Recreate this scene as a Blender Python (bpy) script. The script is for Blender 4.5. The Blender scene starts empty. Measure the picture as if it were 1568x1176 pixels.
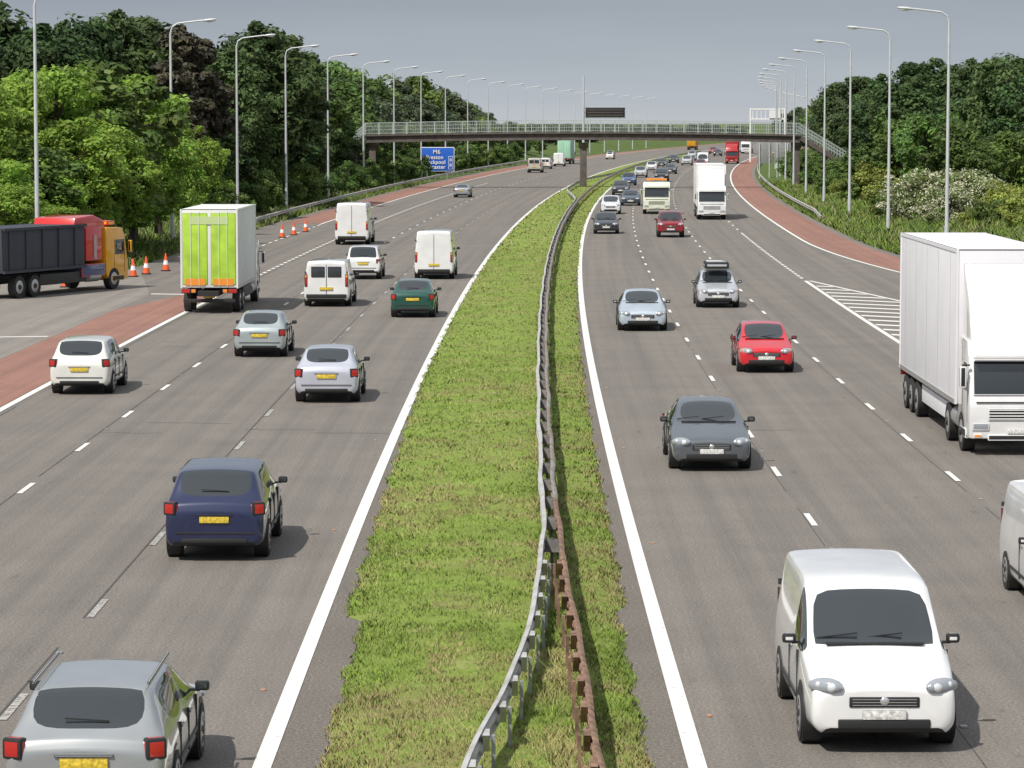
import bpy, bmesh, math, random
import numpy as np
from mathutils import Vector, Matrix
rnd = random.Random(7)
F=4690.; HC=8.5; HY=185.; CX=784.; CY=588.
PITCH=math.atan((CY-HY)/F)
scene=bpy.context.scene

# ---------------------------------------------------------------- geometry of the road
def RL(d):
    if d<45: return 2.45
    if d<950: return 2.45+(d-45)**2/11800.
    return 2.45+905**2/11800.+(d-950)*2*905/11800.
def C(d): return RL(d)-2.875
def SL(d):
    if d<45: return 0.
    return 2*(min(d,950)-45)/11800.
def G(u,v,z=0.):
    dx=u-CX; dy=CY-v
    y=dy*math.sin(PITCH)+F*math.cos(PITCH)
    zz=dy*math.cos(PITCH)-F*math.sin(PITCH)
    t=(z-HC)/zz
    return dx*t, y*t
def se(d):
    return 18.6+(max(0,220-d))**2*0.001
def eR(d): return min(70,se(d)+3.9)
def eL(d): return 23.0 if d>=175 else 23.0+(175-d)*0.35

# ---------------------------------------------------------------- materials
def nmat(name):
    m=bpy.data.materials.new(name); m.use_nodes=True
    nt=m.node_tree; b=nt.nodes['Principled BSDF']
    return m,nt,b
def pmat(name,col,rough=0.5,metal=0.,coat=0.,spec=0.5,noise=0.,nscale=8.,bump=0.):
    m,nt,b=nmat(name)
    b.inputs['Base Color'].default_value=(*col,1); b.inputs['Roughness'].default_value=rough
    b.inputs['Metallic'].default_value=metal; b.inputs['Coat Weight'].default_value=coat
    b.inputs['Coat Roughness'].default_value=0.04
    b.inputs['Specular IOR Level'].default_value=spec
    if noise>0:
        tc=nt.nodes.new('ShaderNodeTexCoord'); n=nt.nodes.new('ShaderNodeTexNoise')
        n.inputs['Scale'].default_value=nscale; n.inputs['Detail'].default_value=6
        nt.links.new(tc.outputs['Object'],n.inputs['Vector'])
        r=nt.nodes.new('ShaderNodeMapRange'); r.inputs['From Min'].default_value=.3; r.inputs['From Max'].default_value=.7
        r.inputs['To Min'].default_value=1-noise; r.inputs['To Max'].default_value=1+noise*.5
        nt.links.new(n.outputs['Fac'],r.inputs['Value'])
        x=nt.nodes.new('ShaderNodeVectorMath'); x.operation='SCALE'; x.inputs[0].default_value=col
        nt.links.new(r.outputs['Result'],x.inputs['Scale']); nt.links.new(x.outputs[0],b.inputs['Base Color'])
        if bump>0:
            bp=nt.nodes.new('ShaderNodeBump'); bp.inputs['Strength'].default_value=bump
            nt.links.new(n.outputs['Fac'],bp.inputs['Height']); nt.links.new(bp.outputs[0],b.inputs['Normal'])
    return m
def ramp(nt,fac,stops):
    r=nt.nodes.new('ShaderNodeValToRGB'); e=r.color_ramp.elements
    while len(e)<len(stops): e.new(0.5)
    for i,(p,c) in enumerate(stops):
        e[i].position=p; e[i].color=(*c,1)
    nt.links.new(fac,r.inputs['Fac']); return r.outputs['Color']
def noise_node(nt,vec,scale,detail=5,rough=.6):
    n=nt.nodes.new('ShaderNodeTexNoise'); n.inputs['Scale'].default_value=scale
    n.inputs['Detail'].default_value=detail; n.inputs['Roughness'].default_value=rough
    nt.links.new(vec,n.inputs['Vector']); return n.outputs['Fac']
def mul(nt,a,b,fac=1.,mode='MULTIPLY'):
    m=nt.nodes.new('ShaderNodeMix'); m.data_type='RGBA'; m.blend_type=mode
    if isinstance(fac,(int,float)): m.inputs['Factor'].default_value=fac
    else: nt.links.new(fac,m.inputs['Factor'])
    for s,v in ((m.inputs['A'],a),(m.inputs['B'],b)):
        if isinstance(v,tuple): s.default_value=(*v,1)
        else: nt.links.new(v,s)
    return m.outputs['Result']

def road_mat(name,c0,c1,streak=True):
    m,nt,b=nmat(name)
    uv=nt.nodes.new('ShaderNodeUVMap'); uv.uv_map='UVMap'
    v=uv.outputs['UV']
    fine=ramp(nt,noise_node(nt,v,20.,3,.85),[(.3,tuple(x*.58 for x in c0)),(.5,c0),(.72,tuple(x*1.6 for x in c1))])
    big=ramp(nt,noise_node(nt,v,.35,6,.6),[(.3,(.90,.90,.90)),(.7,(1.07,1.06,1.05))])
    col=mul(nt,fine,big)
    if streak:
        mp=nt.nodes.new('ShaderNodeMapping'); mp.inputs['Scale'].default_value=(1.6,.012,1)
        nt.links.new(v,mp.inputs['Vector'])
        st=ramp(nt,noise_node(nt,mp.outputs[0],1.,4,.65),[(.33,(.85,.85,.86)),(.6,(1.08,1.07,1.05))])
        col=mul(nt,col,st)
        mp2=nt.nodes.new('ShaderNodeMapping'); mp2.inputs['Scale'].default_value=(1.,.25,1)
        nt.links.new(v,mp2.inputs['Vector'])
        sp=ramp(nt,noise_node(nt,mp2.outputs[0],3.,2,.5),[(.22,(.75,.75,.75)),(.32,(1,1,1))])
        col=mul(nt,col,sp)
    nt.links.new(col,b.inputs['Base Color'])
    b.inputs['Roughness'].default_value=.85; b.inputs['Specular IOR Level'].default_value=.25
    bp=nt.nodes.new('ShaderNodeBump'); bp.inputs['Strength'].default_value=.3; bp.inputs['Distance'].default_value=.01
    nt.links.new(noise_node(nt,v,30.,3,.8),bp.inputs['Height']); nt.links.new(bp.outputs[0],b.inputs['Normal'])
    return m
M_ASPH=road_mat('asphalt',(.178,.163,.148),(.188,.175,.158))
M_SLIP=road_mat('worn_asphalt',(.23,.212,.192),(.245,.228,.208))
M_RED=road_mat('red_asphalt',(.27,.145,.115),(.28,.16,.13))
M_GUT=road_mat('gutter_asphalt',(.15,.135,.12),(.20,.18,.15),False)
def paint_mat(name,c,wear):
    m,nt,b=nmat(name)
    uv=nt.nodes.new('ShaderNodeUVMap'); uv.uv_map='UVMap'
    n=noise_node(nt,uv.outputs['UV'],9.,6,.75)
    col=ramp(nt,n,[(wear,(.2,.19,.18)),(wear+.09,c)])
    nt.links.new(col,b.inputs['Base Color']); b.inputs['Roughness'].default_value=.6
    return m
M_WHITE=paint_mat('white_road_paint',(.74,.73,.69),.33)
M_FADED=paint_mat('faded_road_paint',(.44,.42,.39),.44)
M_SEAM=pmat('tar_seam',(.075,.07,.065),.7)

def grass_ground(name,stops):
    m,nt,b=nmat(name)
    tc=nt.nodes.new('ShaderNodeTexCoord'); v=tc.outputs['Object']
    a=ramp(nt,noise_node(nt,v,.45,6,.65),stops)
    f=ramp(nt,noise_node(nt,v,9.,5,.8),[(.3,(.7,.72,.65)),(.7,(1.2,1.18,1.15))])
    nt.links.new(mul(nt,a,f),b.inputs['Base Color']); b.inputs['Roughness'].default_value=.9
    b.inputs['Specular IOR Level'].default_value=.15
    bp=nt.nodes.new('ShaderNodeBump'); bp.inputs['Strength'].default_value=.45; bp.inputs['Distance'].default_value=.05
    nt.links.new(noise_node(nt,v,6.,6,.8),bp.inputs['Height']); nt.links.new(bp.outputs[0],b.inputs['Normal'])
    return m
M_TERR=grass_ground('verge_grass',[(.3,(.06,.095,.025)),(.55,(.10,.145,.04)),(.75,(.15,.165,.065))])
M_MED=grass_ground('median_turf',[(.30,(.25,.22,.10)),(.42,(.20,.25,.065)),(.60,(.21,.29,.06)),(.72,(.33,.30,.14))])

def attr_mat(name,tint,transl=.3,vary=.18,rough=.55,up=False):
    m,nt,b=nmat(name)
    at=nt.nodes.new('ShaderNodeAttribute'); at.attribute_name='Col'
    oi=nt.nodes.new('ShaderNodeObjectInfo')
    hs=nt.nodes.new('ShaderNodeHueSaturation'); hs.inputs['Saturation'].default_value=.95
    mr=nt.nodes.new('ShaderNodeMapRange'); mr.inputs['To Min'].default_value=1-vary; mr.inputs['To Max'].default_value=1+vary
    nt.links.new(oi.outputs['Random'],mr.inputs['Value']); nt.links.new(mr.outputs[0],hs.inputs['Value'])
    mr2=nt.nodes.new('ShaderNodeMapRange'); mr2.inputs['To Min'].default_value=.5-vary*.04; mr2.inputs['To Max'].default_value=.5+vary*.09
    mm=nt.nodes.new('ShaderNodeMath'); mm.operation='FRACT'
    m7=nt.nodes.new('ShaderNodeMath'); m7.operation='MULTIPLY'; m7.inputs[1].default_value=7.31
    nt.links.new(oi.outputs['Random'],m7.inputs[0]); nt.links.new(m7.outputs[0],mm.inputs[0])
    nt.links.new(mm.outputs[0],mr2.inputs['Value']); nt.links.new(mr2.outputs[0],hs.inputs['Hue'])
    c=mul(nt,at.outputs['Color'],tint); nt.links.new(c,hs.inputs['Color'])
    nt.links.new(hs.outputs[0],b.inputs['Base Color'])
    b.inputs['Roughness'].default_value=rough; b.inputs['Specular IOR Level'].default_value=.2
    out=nt.nodes['Material Output']
    if up:
        hs.inputs['Saturation'].default_value=1.
        cx=nt.nodes.new('ShaderNodeCombineXYZ'); cx.inputs[0].default_value=0; cx.inputs[1].default_value=-.25; cx.inputs[2].default_value=.97
        nt.links.new(cx.outputs[0],b.inputs['Normal'])
        b.inputs['Specular IOR Level'].default_value=.05; b.inputs['Roughness'].default_value=.9
        return m
    tr=nt.nodes.new('ShaderNodeBsdfTranslucent'); nt.links.new(hs.outputs[0],tr.inputs['Color'])
    mx=nt.nodes.new('ShaderNodeMixShader'); mx.inputs[0].default_value=transl
    nt.links.new(b.outputs[0],mx.inputs[1]); nt.links.new(tr.outputs[0],mx.inputs[2]); nt.links.new(mx.outputs[0],out.inputs['Surface'])
    return m
M_LEAFB=attr_mat('bright_leaves',(.27,.42,.060),.42,.12)
M_LEAFD=attr_mat('dark_leaves',(.066,.112,.036),.28,.26)
M_LEAFF=attr_mat('hazed_far_leaves',(.098,.135,.072),.28,.2)  # paler and greyer than the dark leaves: distance haze put into the colour
M_LEAFP=attr_mat('purple_leaves',(.085,.080,.055),.2,.1)
M_LEAFM=attr_mat('mid_leaves',(.125,.20,.048),.36,.24)
M_LEAFY=attr_mat('yellow_leaves',(.30,.36,.08),.4,.1)
M_BLADE=attr_mat('grass_blades',(1,1,1),.35,0,up=True)
M_BARK=pmat('bark',(.07,.055,.042),.9,noise=.4,nscale=5,bump=.5)
M_GALV=pmat('galvanised_steel',(.36,.37,.37),.5,.4,noise=.3,nscale=6)
M_POST=pmat('dark_post_steel',(.13,.12,.11),.6,.2,noise=.4,nscale=6)
M_LAMP=pmat('lamp_post_steel',(.56,.58,.60),.5,.1,noise=.12,nscale=2)
M_RUST=pmat('rusty_steel',(.27,.165,.11),.8,.05,noise=.6,nscale=4)
M_CONC=pmat('bridge_concrete',(.12,.102,.092),.85,noise=.3,nscale=1.5)
M_RAILB=pmat('bridge_railing',(.42,.47,.45),.5,.1)
def railmat(name,stops):
    m,nt,b=nmat(name)
    tc=nt.nodes.new('ShaderNodeTexCoord')
    n=noise_node(nt,tc.outputs['Object'],1.3,6,.7)
    c=ramp(nt,n,stops)
    nt.links.new(c,b.inputs['Base Color']); b.inputs['Metallic'].default_value=.15; b.inputs['Roughness'].default_value=.5
    return m
M_BARR=railmat('barrier_steel',[(.40,(.52,.52,.51)),(.60,(.40,.38,.35)),(.74,(.26,.17,.11))])
M_BARR2=railmat('weathered_barrier_steel',[(.36,(.36,.35,.34)),(.52,(.28,.24,.21)),(.64,(.25,.14,.09))])
M_GLASS=pmat('vehicle_glass',(.022,.028,.032),.03,0,.6,1.)
M_BLACK=pmat('black_plastic',(.022,.022,.023),.5)
M_SEAMB=pmat('panel_gap',(.03,.03,.03),.7)
M_TYRE=pmat('tyre_rubber',(.026,.026,.026),.8)
M_RIM=pmat('alloy_rim',(.45,.45,.46),.3,.6)
M_CHROME=pmat('chrome',(.7,.7,.7),.2,.7)
M_HEAD=pmat('headlamp_glass',(.34,.37,.40),.12,.2,.8)
M_BULB=pmat('headlamp_reflector',(.75,.76,.78),.2,.3,.6)
M_TAIL=pmat('tail_lamp_red',(.46,.02,.015),.25,0,.5)
M_AMBER=pmat('amber_lens',(.8,.28,.03),.25,0,1.)
M_PLW=pmat('front_number_plate',(.75,.75,.72),.4,noise=.5,nscale=25)
M_PLY=pmat('rear_number_plate',(.75,.55,.06),.4,noise=.5,nscale=25)
M_TRIM=pmat('aluminium_trim',(.5,.5,.5),.35,.6)
_pc={}
def paint(col,metal=0.,name='car_paint'):
    k=(col,metal)
    if k not in _pc:
        m=pmat(name,col,.26,metal,1.,.5,noise=.10,nscale=1.6)
        _pc[k]=m
    return _pc[k]
_pb={}
def panel(col,name):
    if col not in _pb: _pb[col]=pmat(name,col,.62,0.,0.,.3,noise=.05,nscale=.8)
    return _pb[col]

# ---------------------------------------------------------------- mesh helper
class B:
    def __init__(s): s.bm=bmesh.new(); s.mats=[]
    def mi(s,m):
        if m not in s.mats: s.mats.append(m)
        return s.mats.index(m)
    def _fin(s,verts,mat,bev):
        fs=set(f for v in verts for f in v.link_faces)
        i=s.mi(mat)
        for f in fs: f.material_index=i; f.smooth=True
        if bev>0:
            es=list(set(e for v in verts for e in v.link_edges))
            bmesh.ops.bevel(s.bm,geom=es,offset=bev,segments=2,affect='EDGES',profile=.6)
    def box(s,c,sz,mat,bev=0.,rot=None):
        M=Matrix.Translation(c)
        if rot is not None: M=M@rot
        M=M@Matrix.Diagonal((sz[0],sz[1],sz[2],1))
        r=bmesh.ops.create_cube(s.bm,size=1,matrix=M); s._fin(r['verts'],mat,bev)
    def cyl(s,p0,p1,r0,r1,mat,seg=12):
        p0=Vector(p0);p1=Vector(p1);d=p1-p0
        q=d.to_track_quat('Z','Y').to_matrix().to_4x4()
        M=Matrix.Translation((p0+p1)/2)@q
        r=bmesh.ops.create_cone(s.bm,cap_ends=True,segments=seg,radius1=r0,radius2=r1,depth=d.length,matrix=M)
        s._fin(r['verts'],mat,0)
    def ell(s,c,sz,mat,rot=None):
        M=Matrix.Translation(c)
        if rot is not None: M=M@rot
        M=M@Matrix.Diagonal((sz[0],sz[1],sz[2],1))
        r=bmesh.ops.create_uvsphere(s.bm,u_segments=14,v_segments=8,radius=1,matrix=M); s._fin(r['verts'],mat,0)
    def prism(s,prof,x0,x1,mat,bev=0.):
        a=[s.bm.verts.new((x0,y,z)) for y,z in prof]; b=[s.bm.verts.new((x1,y,z)) for y,z in prof]
        n=len(prof)
        s.bm.faces.new(a); s.bm.faces.new(b[::-1])
        for i in range(n): s.bm.faces.new((a[i],b[i],b[(i+1)%n],a[(i+1)%n]))
        bmesh.ops.recalc_face_normals(s.bm,faces=list(set(f for v in a+b for f in v.link_faces)))
        s._fin(a+b,mat,bev)
    def obj(s,name,parent=None,loc=(0,0,0),rz=0.,angle=35):
        me=bpy.data.meshes.new(name); s.bm.to_mesh(me); s.bm.free()
        for m in s.mats: me.materials.append(m)
        me.set_sharp_from_angle(angle=math.radians(angle))
        o=bpy.data.objects.new(name,me); scene.collection.objects.link(o)
        o.location=loc; o.rotation_euler=(0,0,rz)
        if parent: o.parent=parent
        return o
def empty(name,loc=(0,0,0),rz=0.):
    e=bpy.data.objects.new(name,None); scene.collection.objects.link(e)
    e.location=loc; e.rotation_euler=(0,0,rz); e.empty_display_size=.3
    return e
def mesh_obj(name,verts,faces,mats,uvs=None,cols=None,midx=None,link=True,parent=None):
    me=bpy.data.meshes.new(name); me.from_pydata(verts,[],faces)
    for m in mats: me.materials.append(m)
    if uvs is not None:
        l=me.uv_layers.new(name='UVMap'); vi=np.empty(len(me.loops),dtype=np.int32); me.loops.foreach_get('vertex_index',vi)
        l.data.foreach_set('uv',np.asarray(uvs,dtype=np.float32)[vi].ravel())
    if cols is not None:
        ca=me.color_attributes.new('Col','FLOAT_COLOR','POINT'); ca.data.foreach_set('color',np.asarray(cols,dtype=np.float32).ravel())
    if midx is not None: me.polygons.foreach_set('material_index',np.asarray(midx,dtype=np.int32))
    me.update()
    if not link: return me
    o=bpy.data.objects.new(name,me); scene.collection.objects.link(o)
    if parent: o.parent=parent
    return o
def drange(a,b,near=2.):
    out=[a]; d=a
    while d<b:
        d+=max(near,abs(d)*.02); out.append(min(d,b))
    return out
class Sheet:
    def __init__(s): s.v=[];s.f=[];s.uv=[]
    def strip(s,o0,o1,ds,z):
        f0=o0 if callable(o0) else (lambda d:o0); f1=o1 if callable(o1) else (lambda d:o1)
        b=len(s.v)
        for d in ds:
            for o in (f0(d),f1(d)):
                s.v.append((C(d)+o,d,z)); s.uv.append((o,d))
        for i in range(len(ds)-1):
            k=b+2*i; s.f.append((k,k+1,k+3,k+2))
    def quad(s,pts,z):
        b=len(s.v)
        for o,d in pts: s.v.append((C(d)+o,d,z)); s.uv.append((o,d))
        s.f.append((b,b+1,b+2,b+3))
    def make(s,name,mat,parent=None): return mesh_obj(name,s.v,s.f,[mat],s.uv,parent=parent)

# ---------------------------------------------------------------- terrain
prng=np.random.default_rng(5)
ts=[0,.8,2,4,7,10,14,20,30,50,100,250,700,2500]
def bank(t):
    x=min(1,max(0,(t-.8)/14.)); return -.06+ .06*min(1,t/.8) + 2.2*(x*x*(3-2*x))
tv=[];tf=[];dd=[-60,-20,0,20]+drange(30,1400,3.)+[1700,2200,3000,4500,6500]
ncol=len(ts)*2+1
for d in dd:
    row=[]
    for t in reversed(ts): row.append((C(d)-eL(d)-t+.3,d,bank(t)+ (0.15*math.sin(d*.09+t) if 3<t<60 else 0)))
    row.append((C(d),d,-.06))
    for t in ts: row.append((C(d)+eR(d)+t-.3,d,bank(t)+(0.15*math.sin(d*.07+t*1.3) if 3<t<60 else 0)))
    tv+=row
for i in range(len(dd)-1):
    for j in range(ncol-1):
        a=i*ncol+j; tf.append((a,a+1,a+ncol+1,a+ncol))
terr=mesh_obj('ground',tv,tf,[M_TERR])
for p in terr.data.polygons: p.use_smooth=True

ds=drange(4,1500,3.)
s=Sheet(); s.strip(lambda d:-23.05,lambda d:eR(d),ds,0.0)
road=s.make('motorway_road',M_ASPH)
s=Sheet(); dl=[4]+drange(20,175,3.)
s.strip(lambda d:-eL(d),lambda d:-18.25 if d<150 else -18.25-(d-150)*.16,dl,.004); s.make('slip_road',M_SLIP)
s=Sheet()
s.strip(-18.2,-15.0,drange(4,138,3.),.008)
s.quad([(-18.2,138),(-15.,138),(-15.0,150),(-16.6,150)],.008)
s.strip(-22.3,-19.1,drange(255,1200,4.),.008)
s.strip(lambda d:se(d)+.15,lambda d:se(d)+3.3,drange(150,1200,4.),.008)
s.make('hard_shoulder_surface',M_RED)

# markings
s=Sheet(); Z=.012
s.strip(-3.0,-2.75,drange(4,1300,2.),Z); s.strip(2.75,3.0,drange(4,1300,2.),Z)
def dashes(o,ph,w=.13,ln=2.,per=9.,d0=20,d1=900,sh=None):
    d=ph-per*int((ph-d0)/per)
    while d<d1:
        (sh or s).strip(o-w/2,o+w/2,[d-ln/2,d+ln/2],Z); d+=per
dashes(6.775,65.); dashes(10.925,73.); dashes(-10.9,70.6)
s.strip(-14.95,-14.72,drange(4,148,3.),Z)
dashes(-14.83,172,.2,1.2,2.4,165,420)
s.strip(14.78,14.98,drange(4,163,3.),Z)
dashes(14.88,166,.18,1.2,2.2,164,230); dashes(14.88,232,.15,2.,9.,231,900)
s.strip(lambda d:se(d)-.1,lambda d:se(d)+.1,drange(150,900,4.),Z)
s.strip(-19.1,-18.92,drange(252,900,4.),Z)
dashes(-18.9,186,.15,2,4,184,252)
of=lambda d:15.0+(163-d)*.155
s.strip(lambda d:of(d),lambda d:of(d)+.2,drange(60,163,3.),Z)
d0=158.
while d0>95:
    a,b=15.05,of(d0)-.03
    if b-a>.15:
        k=.9
        s.quad([(a,d0-.6),(of(d0-.6-k*(b-a))-.05,d0-.6-k*(b-a)),(of(d0+.2-k*(b-a))-.05,d0+.2-k*(b-a)),(a,d0+.2)],Z)
    d0-=3.0
s.quad([(-18.3,150.3),(-15.,149.6),(-15.,150.1),(-18.3,150.9)],Z)
s.quad([(-21.5,120.),(-18.4,120.6),(-18.4,121.),(-21.5,120.4)],Z)
s.make('road_markings',M_WHITE)
s=Sheet(); dashes(-6.825,53.,.13); s.make('faded_lane_markings',M_FADED)
s=Sheet()
for o,w in ((-10.99,.035),(-6.93,.04),(6.68,.02),(10.83,.02),(-14.55,.04)):
    for d in drange(10,400,3.)[:-1]:
        if rnd.random()<.9: s.strip(o-w/2,o+w/2,[d,d+3.05],.006)
for _ in range(16):
    d=rnd.uniform(60,150); o=rnd.uniform(-14,-4) if rnd.random()<.7 else rnd.uniform(4,14)
    L_=rnd.uniform(.8,2.5); x=o; y=d
    for q in range(6):
        x2=x+L_/6; y2=y+rnd.uniform(-.12,.12)
        s.quad([(x,y),(x2,y2),(x2,y2+.04),(x,y+.04)],.006)
        x,y=x2,y2
s.make('tar_joints',M_SEAM)
b=B()
for o,ph in ((6.775,69.5),(10.925,77.5),(-10.9,75.1),(-6.825,57.5)):
    d=ph-27
    while d<220:
        b.box((C(d)+o,d,.015),(.10,.12,.03),M_GALV,.006); d+=18
for d in range(40,260,18):
    b.box((C(d)+3.25,d+3.3,.015),(.07,.09,.025),M_AMBER,.006); b.box((C(d)-3.3,d+5.3,.015),(.07,.09,.025),M_AMBER,.006)
b.obj('cats_eye_studs')

# ---------------------------------------------------------------- median
def nz(d,k=0.):
    return .5*math.sin(d*1.7+k)+.3*math.sin(d*4.1+2*k)+.2*math.sin(d*9.7+k*3)
def gL(d):
    g=.80 if d<52 else (.46 if d<58 else max(.13,.46-(d-58)*.008))
    return -2.875+g+.09*nz(d,1.)
def gR(d):
    g=.66 if d<53 else max(.10,.50-(d-53)*.003)
    return 2.875-g+.07*nz(d,4.)
s=Sheet(); s.strip(-2.74,2.74,drange(4,700,3.),.004); s.make('median_gutter',M_GUT)
mv=[];mf=[];fr=[0,.03,.1,.25,.4,.55,.7,.85,.93,.97,1.]
dm=[4]+[10+.5*i for i in range(300)]+drange(160,800,3.)
for d in dm:
    for t in fr:
        o=gL(d)*(1-t)+gR(d)*t
        mv.append((C(d)+o,d,.008+.14*math.sin(math.pi*t)**.5+.02*nz(d*.7+t*9,t*5)*min(1,t*10,(1-t)*10)))
for i in range(len(dm)-1):
    for j in range(len(fr)-1):
        a=i*len(fr)+j; mf.append((a,a+1,a+len(fr)+1,a+len(fr)))
med=mesh_obj('median_ground',mv,mf,[M_MED])
for p in med.data.polygons: p.use_smooth=True

def vnoise(x,y,seed=0):
    xi=np.floor(x).astype(int); yi=np.floor(y).astype(int); fx=x-xi; fy=y-yi
    fx=fx*fx*(3-2*fx); fy=fy*fy*(3-2*fy)
    def h(a,b):
        n=np.sin(a*127.1+b*311.7+seed*74.7)*43758.5453; return n-np.floor(n)
    return (h(xi,yi)*(1-fx)+h(xi+1,yi)*fx)*(1-fy)+(h(xi,yi+1)*(1-fx)+h(xi+1,yi+1)*fx)*fy
def blades(name,X,Y,Zb,h,w,col,mat=M_BLADE,low=.8):
    n=len(X); a=prng.uniform(0,2*math.pi,n); lean=prng.uniform(.3,1.4,n)*h; la=prng.uniform(0,2*math.pi,n)
    v=np.zeros((n,3,3))
    v[:,0]=np.stack([X-np.cos(a)*w,Y-np.sin(a)*w,Zb-.02],1); v[:,1]=np.stack([X+np.cos(a)*w,Y+np.sin(a)*w,Zb-.02],1)
    v[:,2]=np.stack([X+np.cos(la)*lean,Y+np.sin(la)*lean,Zb+h],1)
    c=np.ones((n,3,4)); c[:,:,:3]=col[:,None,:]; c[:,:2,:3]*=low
    me=bpy.data.meshes.new(name)
    me.vertices.add(n*3); me.vertices.foreach_set('co',v.ravel().astype(np.float32))
    me.loops.add(n*3); me.loops.foreach_set('vertex_index',np.arange(n*3,dtype=np.int32))
    me.polygons.add(n); me.polygons.foreach_set('loop_start',np.arange(0,n*3,3,dtype=np.int32))
    me.update(calc_edges=True)
    ca=me.color_attributes.new('Col','FLOAT_COLOR','POINT'); ca.data.foreach_set('color',c.ravel().astype(np.float32))
    me.materials.append(mat); o=bpy.data.objects.new(name,me); scene.collection.objects.link(o); return o
Xs=[];Ys=[];Zs=[];Hs=[];Ws=[];Cs=[]
for (a,bb,den,hh,ww) in ((34,50,900,.060,.008),(50,70,520,.060,.010),(70,110,200,.06,.015),(110,200,50,.06,.025),(200,380,8,.08,.06)):
    n=int((bb-a)*4.9*den)
    d=prng.uniform(a,bb,n); t=prng.uniform(0,1,n)
    Ld=np.array([gL(q) for q in d]); Rd=np.array([gR(q) for q in d]); Cd=np.array([C(q) for q in d])
    o=(Ld-.07)*(1-t)+(Rd+.07)*t
    x=Cd+o
    p=vnoise(x*1.1,d*.45,1); p2=vnoise(x*5,d*2.6,2); p3=vnoise(x*.35,d*.30,3); p4=vnoise(x*.6,d*.8,12)
    keep=prng.uniform(0,1,n)<(.5+.8*p2)
    edge=np.minimum(t,1-t)*4.8
    g=np.array([.20,.305,.055]); yb=np.array([.45,.40,.18]); br=np.array([.31,.23,.12]); lg=np.array([.31,.42,.09])
    r=prng.uniform(0,1,n)
    dry=np.clip((p*.6+p3*.6+p4*.5-.72)*2.6+(edge<.4)*.2+(o>1.3)*.16,0.04,.88)
    col=np.where((r<dry*.7)[:,None],yb,np.where((r<dry)[:,None],br,np.where((r>.7)[:,None],lg,g)))
    shade=.70+.42*vnoise(x*1.3,d*.5,9)+.18*p2
    col=col*prng.uniform(.75,1.2,n)[:,None]*shade[:,None]
    col=col*np.where(o>1.3,.84,1.)[:,None]
    h=hh*prng.uniform(.5,1.3,n)*(.5+.9*p2)*np.clip(edge*2.5+.6,0,1)
    h=h*np.where(prng.uniform(0,1,n)<.012,2.6,1.)
    h=h*np.where(np.abs(o-1.15)<.28,1.9,1.)
    z=.01+.13*np.sqrt(np.clip(np.sin(np.pi*np.clip(t,0,1)),0,1))
    k=keep; Xs.append(x[k]);Ys.append(d[k]);Zs.append(z[k]);Hs.append(h[k]);Ws.append(np.full(k.sum(),ww)*prng.uniform(.6,1.3,k.sum()));Cs.append(col[k])
cat=np.concatenate
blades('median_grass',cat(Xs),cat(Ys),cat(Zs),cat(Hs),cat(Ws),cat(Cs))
Xs=[];Ys=[];Zs=[];Cs=[]
for side in (-1,1):
    n=52000; d=prng.uniform(150,420,n)**1.; t=prng.uniform(0,1,n)**1.3*14
    E=np.array([eL(q) if side<0 else eR(q) for q in d]); Cd=np.array([C(q) for q in d])
    x=Cd+side*(E+t); z=np.array([bank(q+.2) for q in t])
    p=vnoise(x*.5,d*.25,6)
    g=np.array([.17,.27,.05]); yb=np.array([.36,.36,.15])
    r=prng.uniform(0,1,n)
    col=np.where((r<p*.55)[:,None],yb,g)*prng.uniform(.6,1.3,n)[:,None]
    wh=prng.uniform(0,1,n)<(.03 if side<0 else .01); col[wh]=np.array([.6,.6,.55])
    Xs.append(x);Ys.append(d);Zs.append(z);Cs.append(col)
X_=cat(Xs); n=len(X_)
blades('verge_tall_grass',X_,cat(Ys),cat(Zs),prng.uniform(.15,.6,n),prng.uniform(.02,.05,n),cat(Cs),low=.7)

# ---------------------------------------------------------------- crash barriers
def rail_mesh(b,path,mat,side):
    prof=[(0,-.155),(.03,-.15),(.075,-.11),(.075,-.06),(.0,-.02),(.0,.02),(.075,.06),(.075,.11),(.03,.15),(0,.155)]
    prof=prof+[(x-.012,z) for x,z in reversed(prof)]
    rows=[]
    for (x,y,z) in path:
        rows.append([b.bm.verts.new((x+side*px,y,z+pz)) for px,pz in prof])
    i=b.mi(mat); n=len(prof)
    for k in range(len(rows)-1):
        for j in range(n):
            f=b.bm.faces.new((rows[k][j],rows[k][(j+1)%n],rows[k+1][(j+1)%n],rows[k+1][j])); f.material_index=i; f.smooth=True
def sL(d):
    if d<60:
        pts=[(30,-.55),(36.8,-.10),(40.8,.28),(44.5,.55),(49.5,.84),(55,.98),(60,1.05)]
        for (a,x0),(c,x1) in zip(pts,pts[1:]):
            if d<=c: return x0+(x1-x0)*(d-a)/(c-a)
    if d<300: return 1.06
    if d<365: t=(d-300)/65; return 1.06-2.55*t*t*(3-2*t)
    if d<410: return -1.5
    if d<470: t=(d-410)/60; return -1.5+2.56*t*t*(3-2*t)
    return 1.06
def sR(d):
    if d<60: return 1.27+(60-d)*.009 if d>45 else 1.405+(45-d)*.01
    return 1.27
e=empty('central_crash_barrier')
b=B()
dp=[30+.8*i for i in range(90)]+drange(102,800,3.2)
wob=lambda d:.02*math.sin(d*.45)+.012*math.sin(d*1.1)
rail_mesh(b,[(C(d)+sL(d)+wob(d),d,.60+.014*math.sin(d*.8)) for d in dp],M_BARR,-1)
rail_mesh(b,[(C(d)+sR(d)+wob(d),d,.585+.014*math.sin(d*.9+1)) for d in dp if d>=62],M_BARR2,1)
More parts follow.
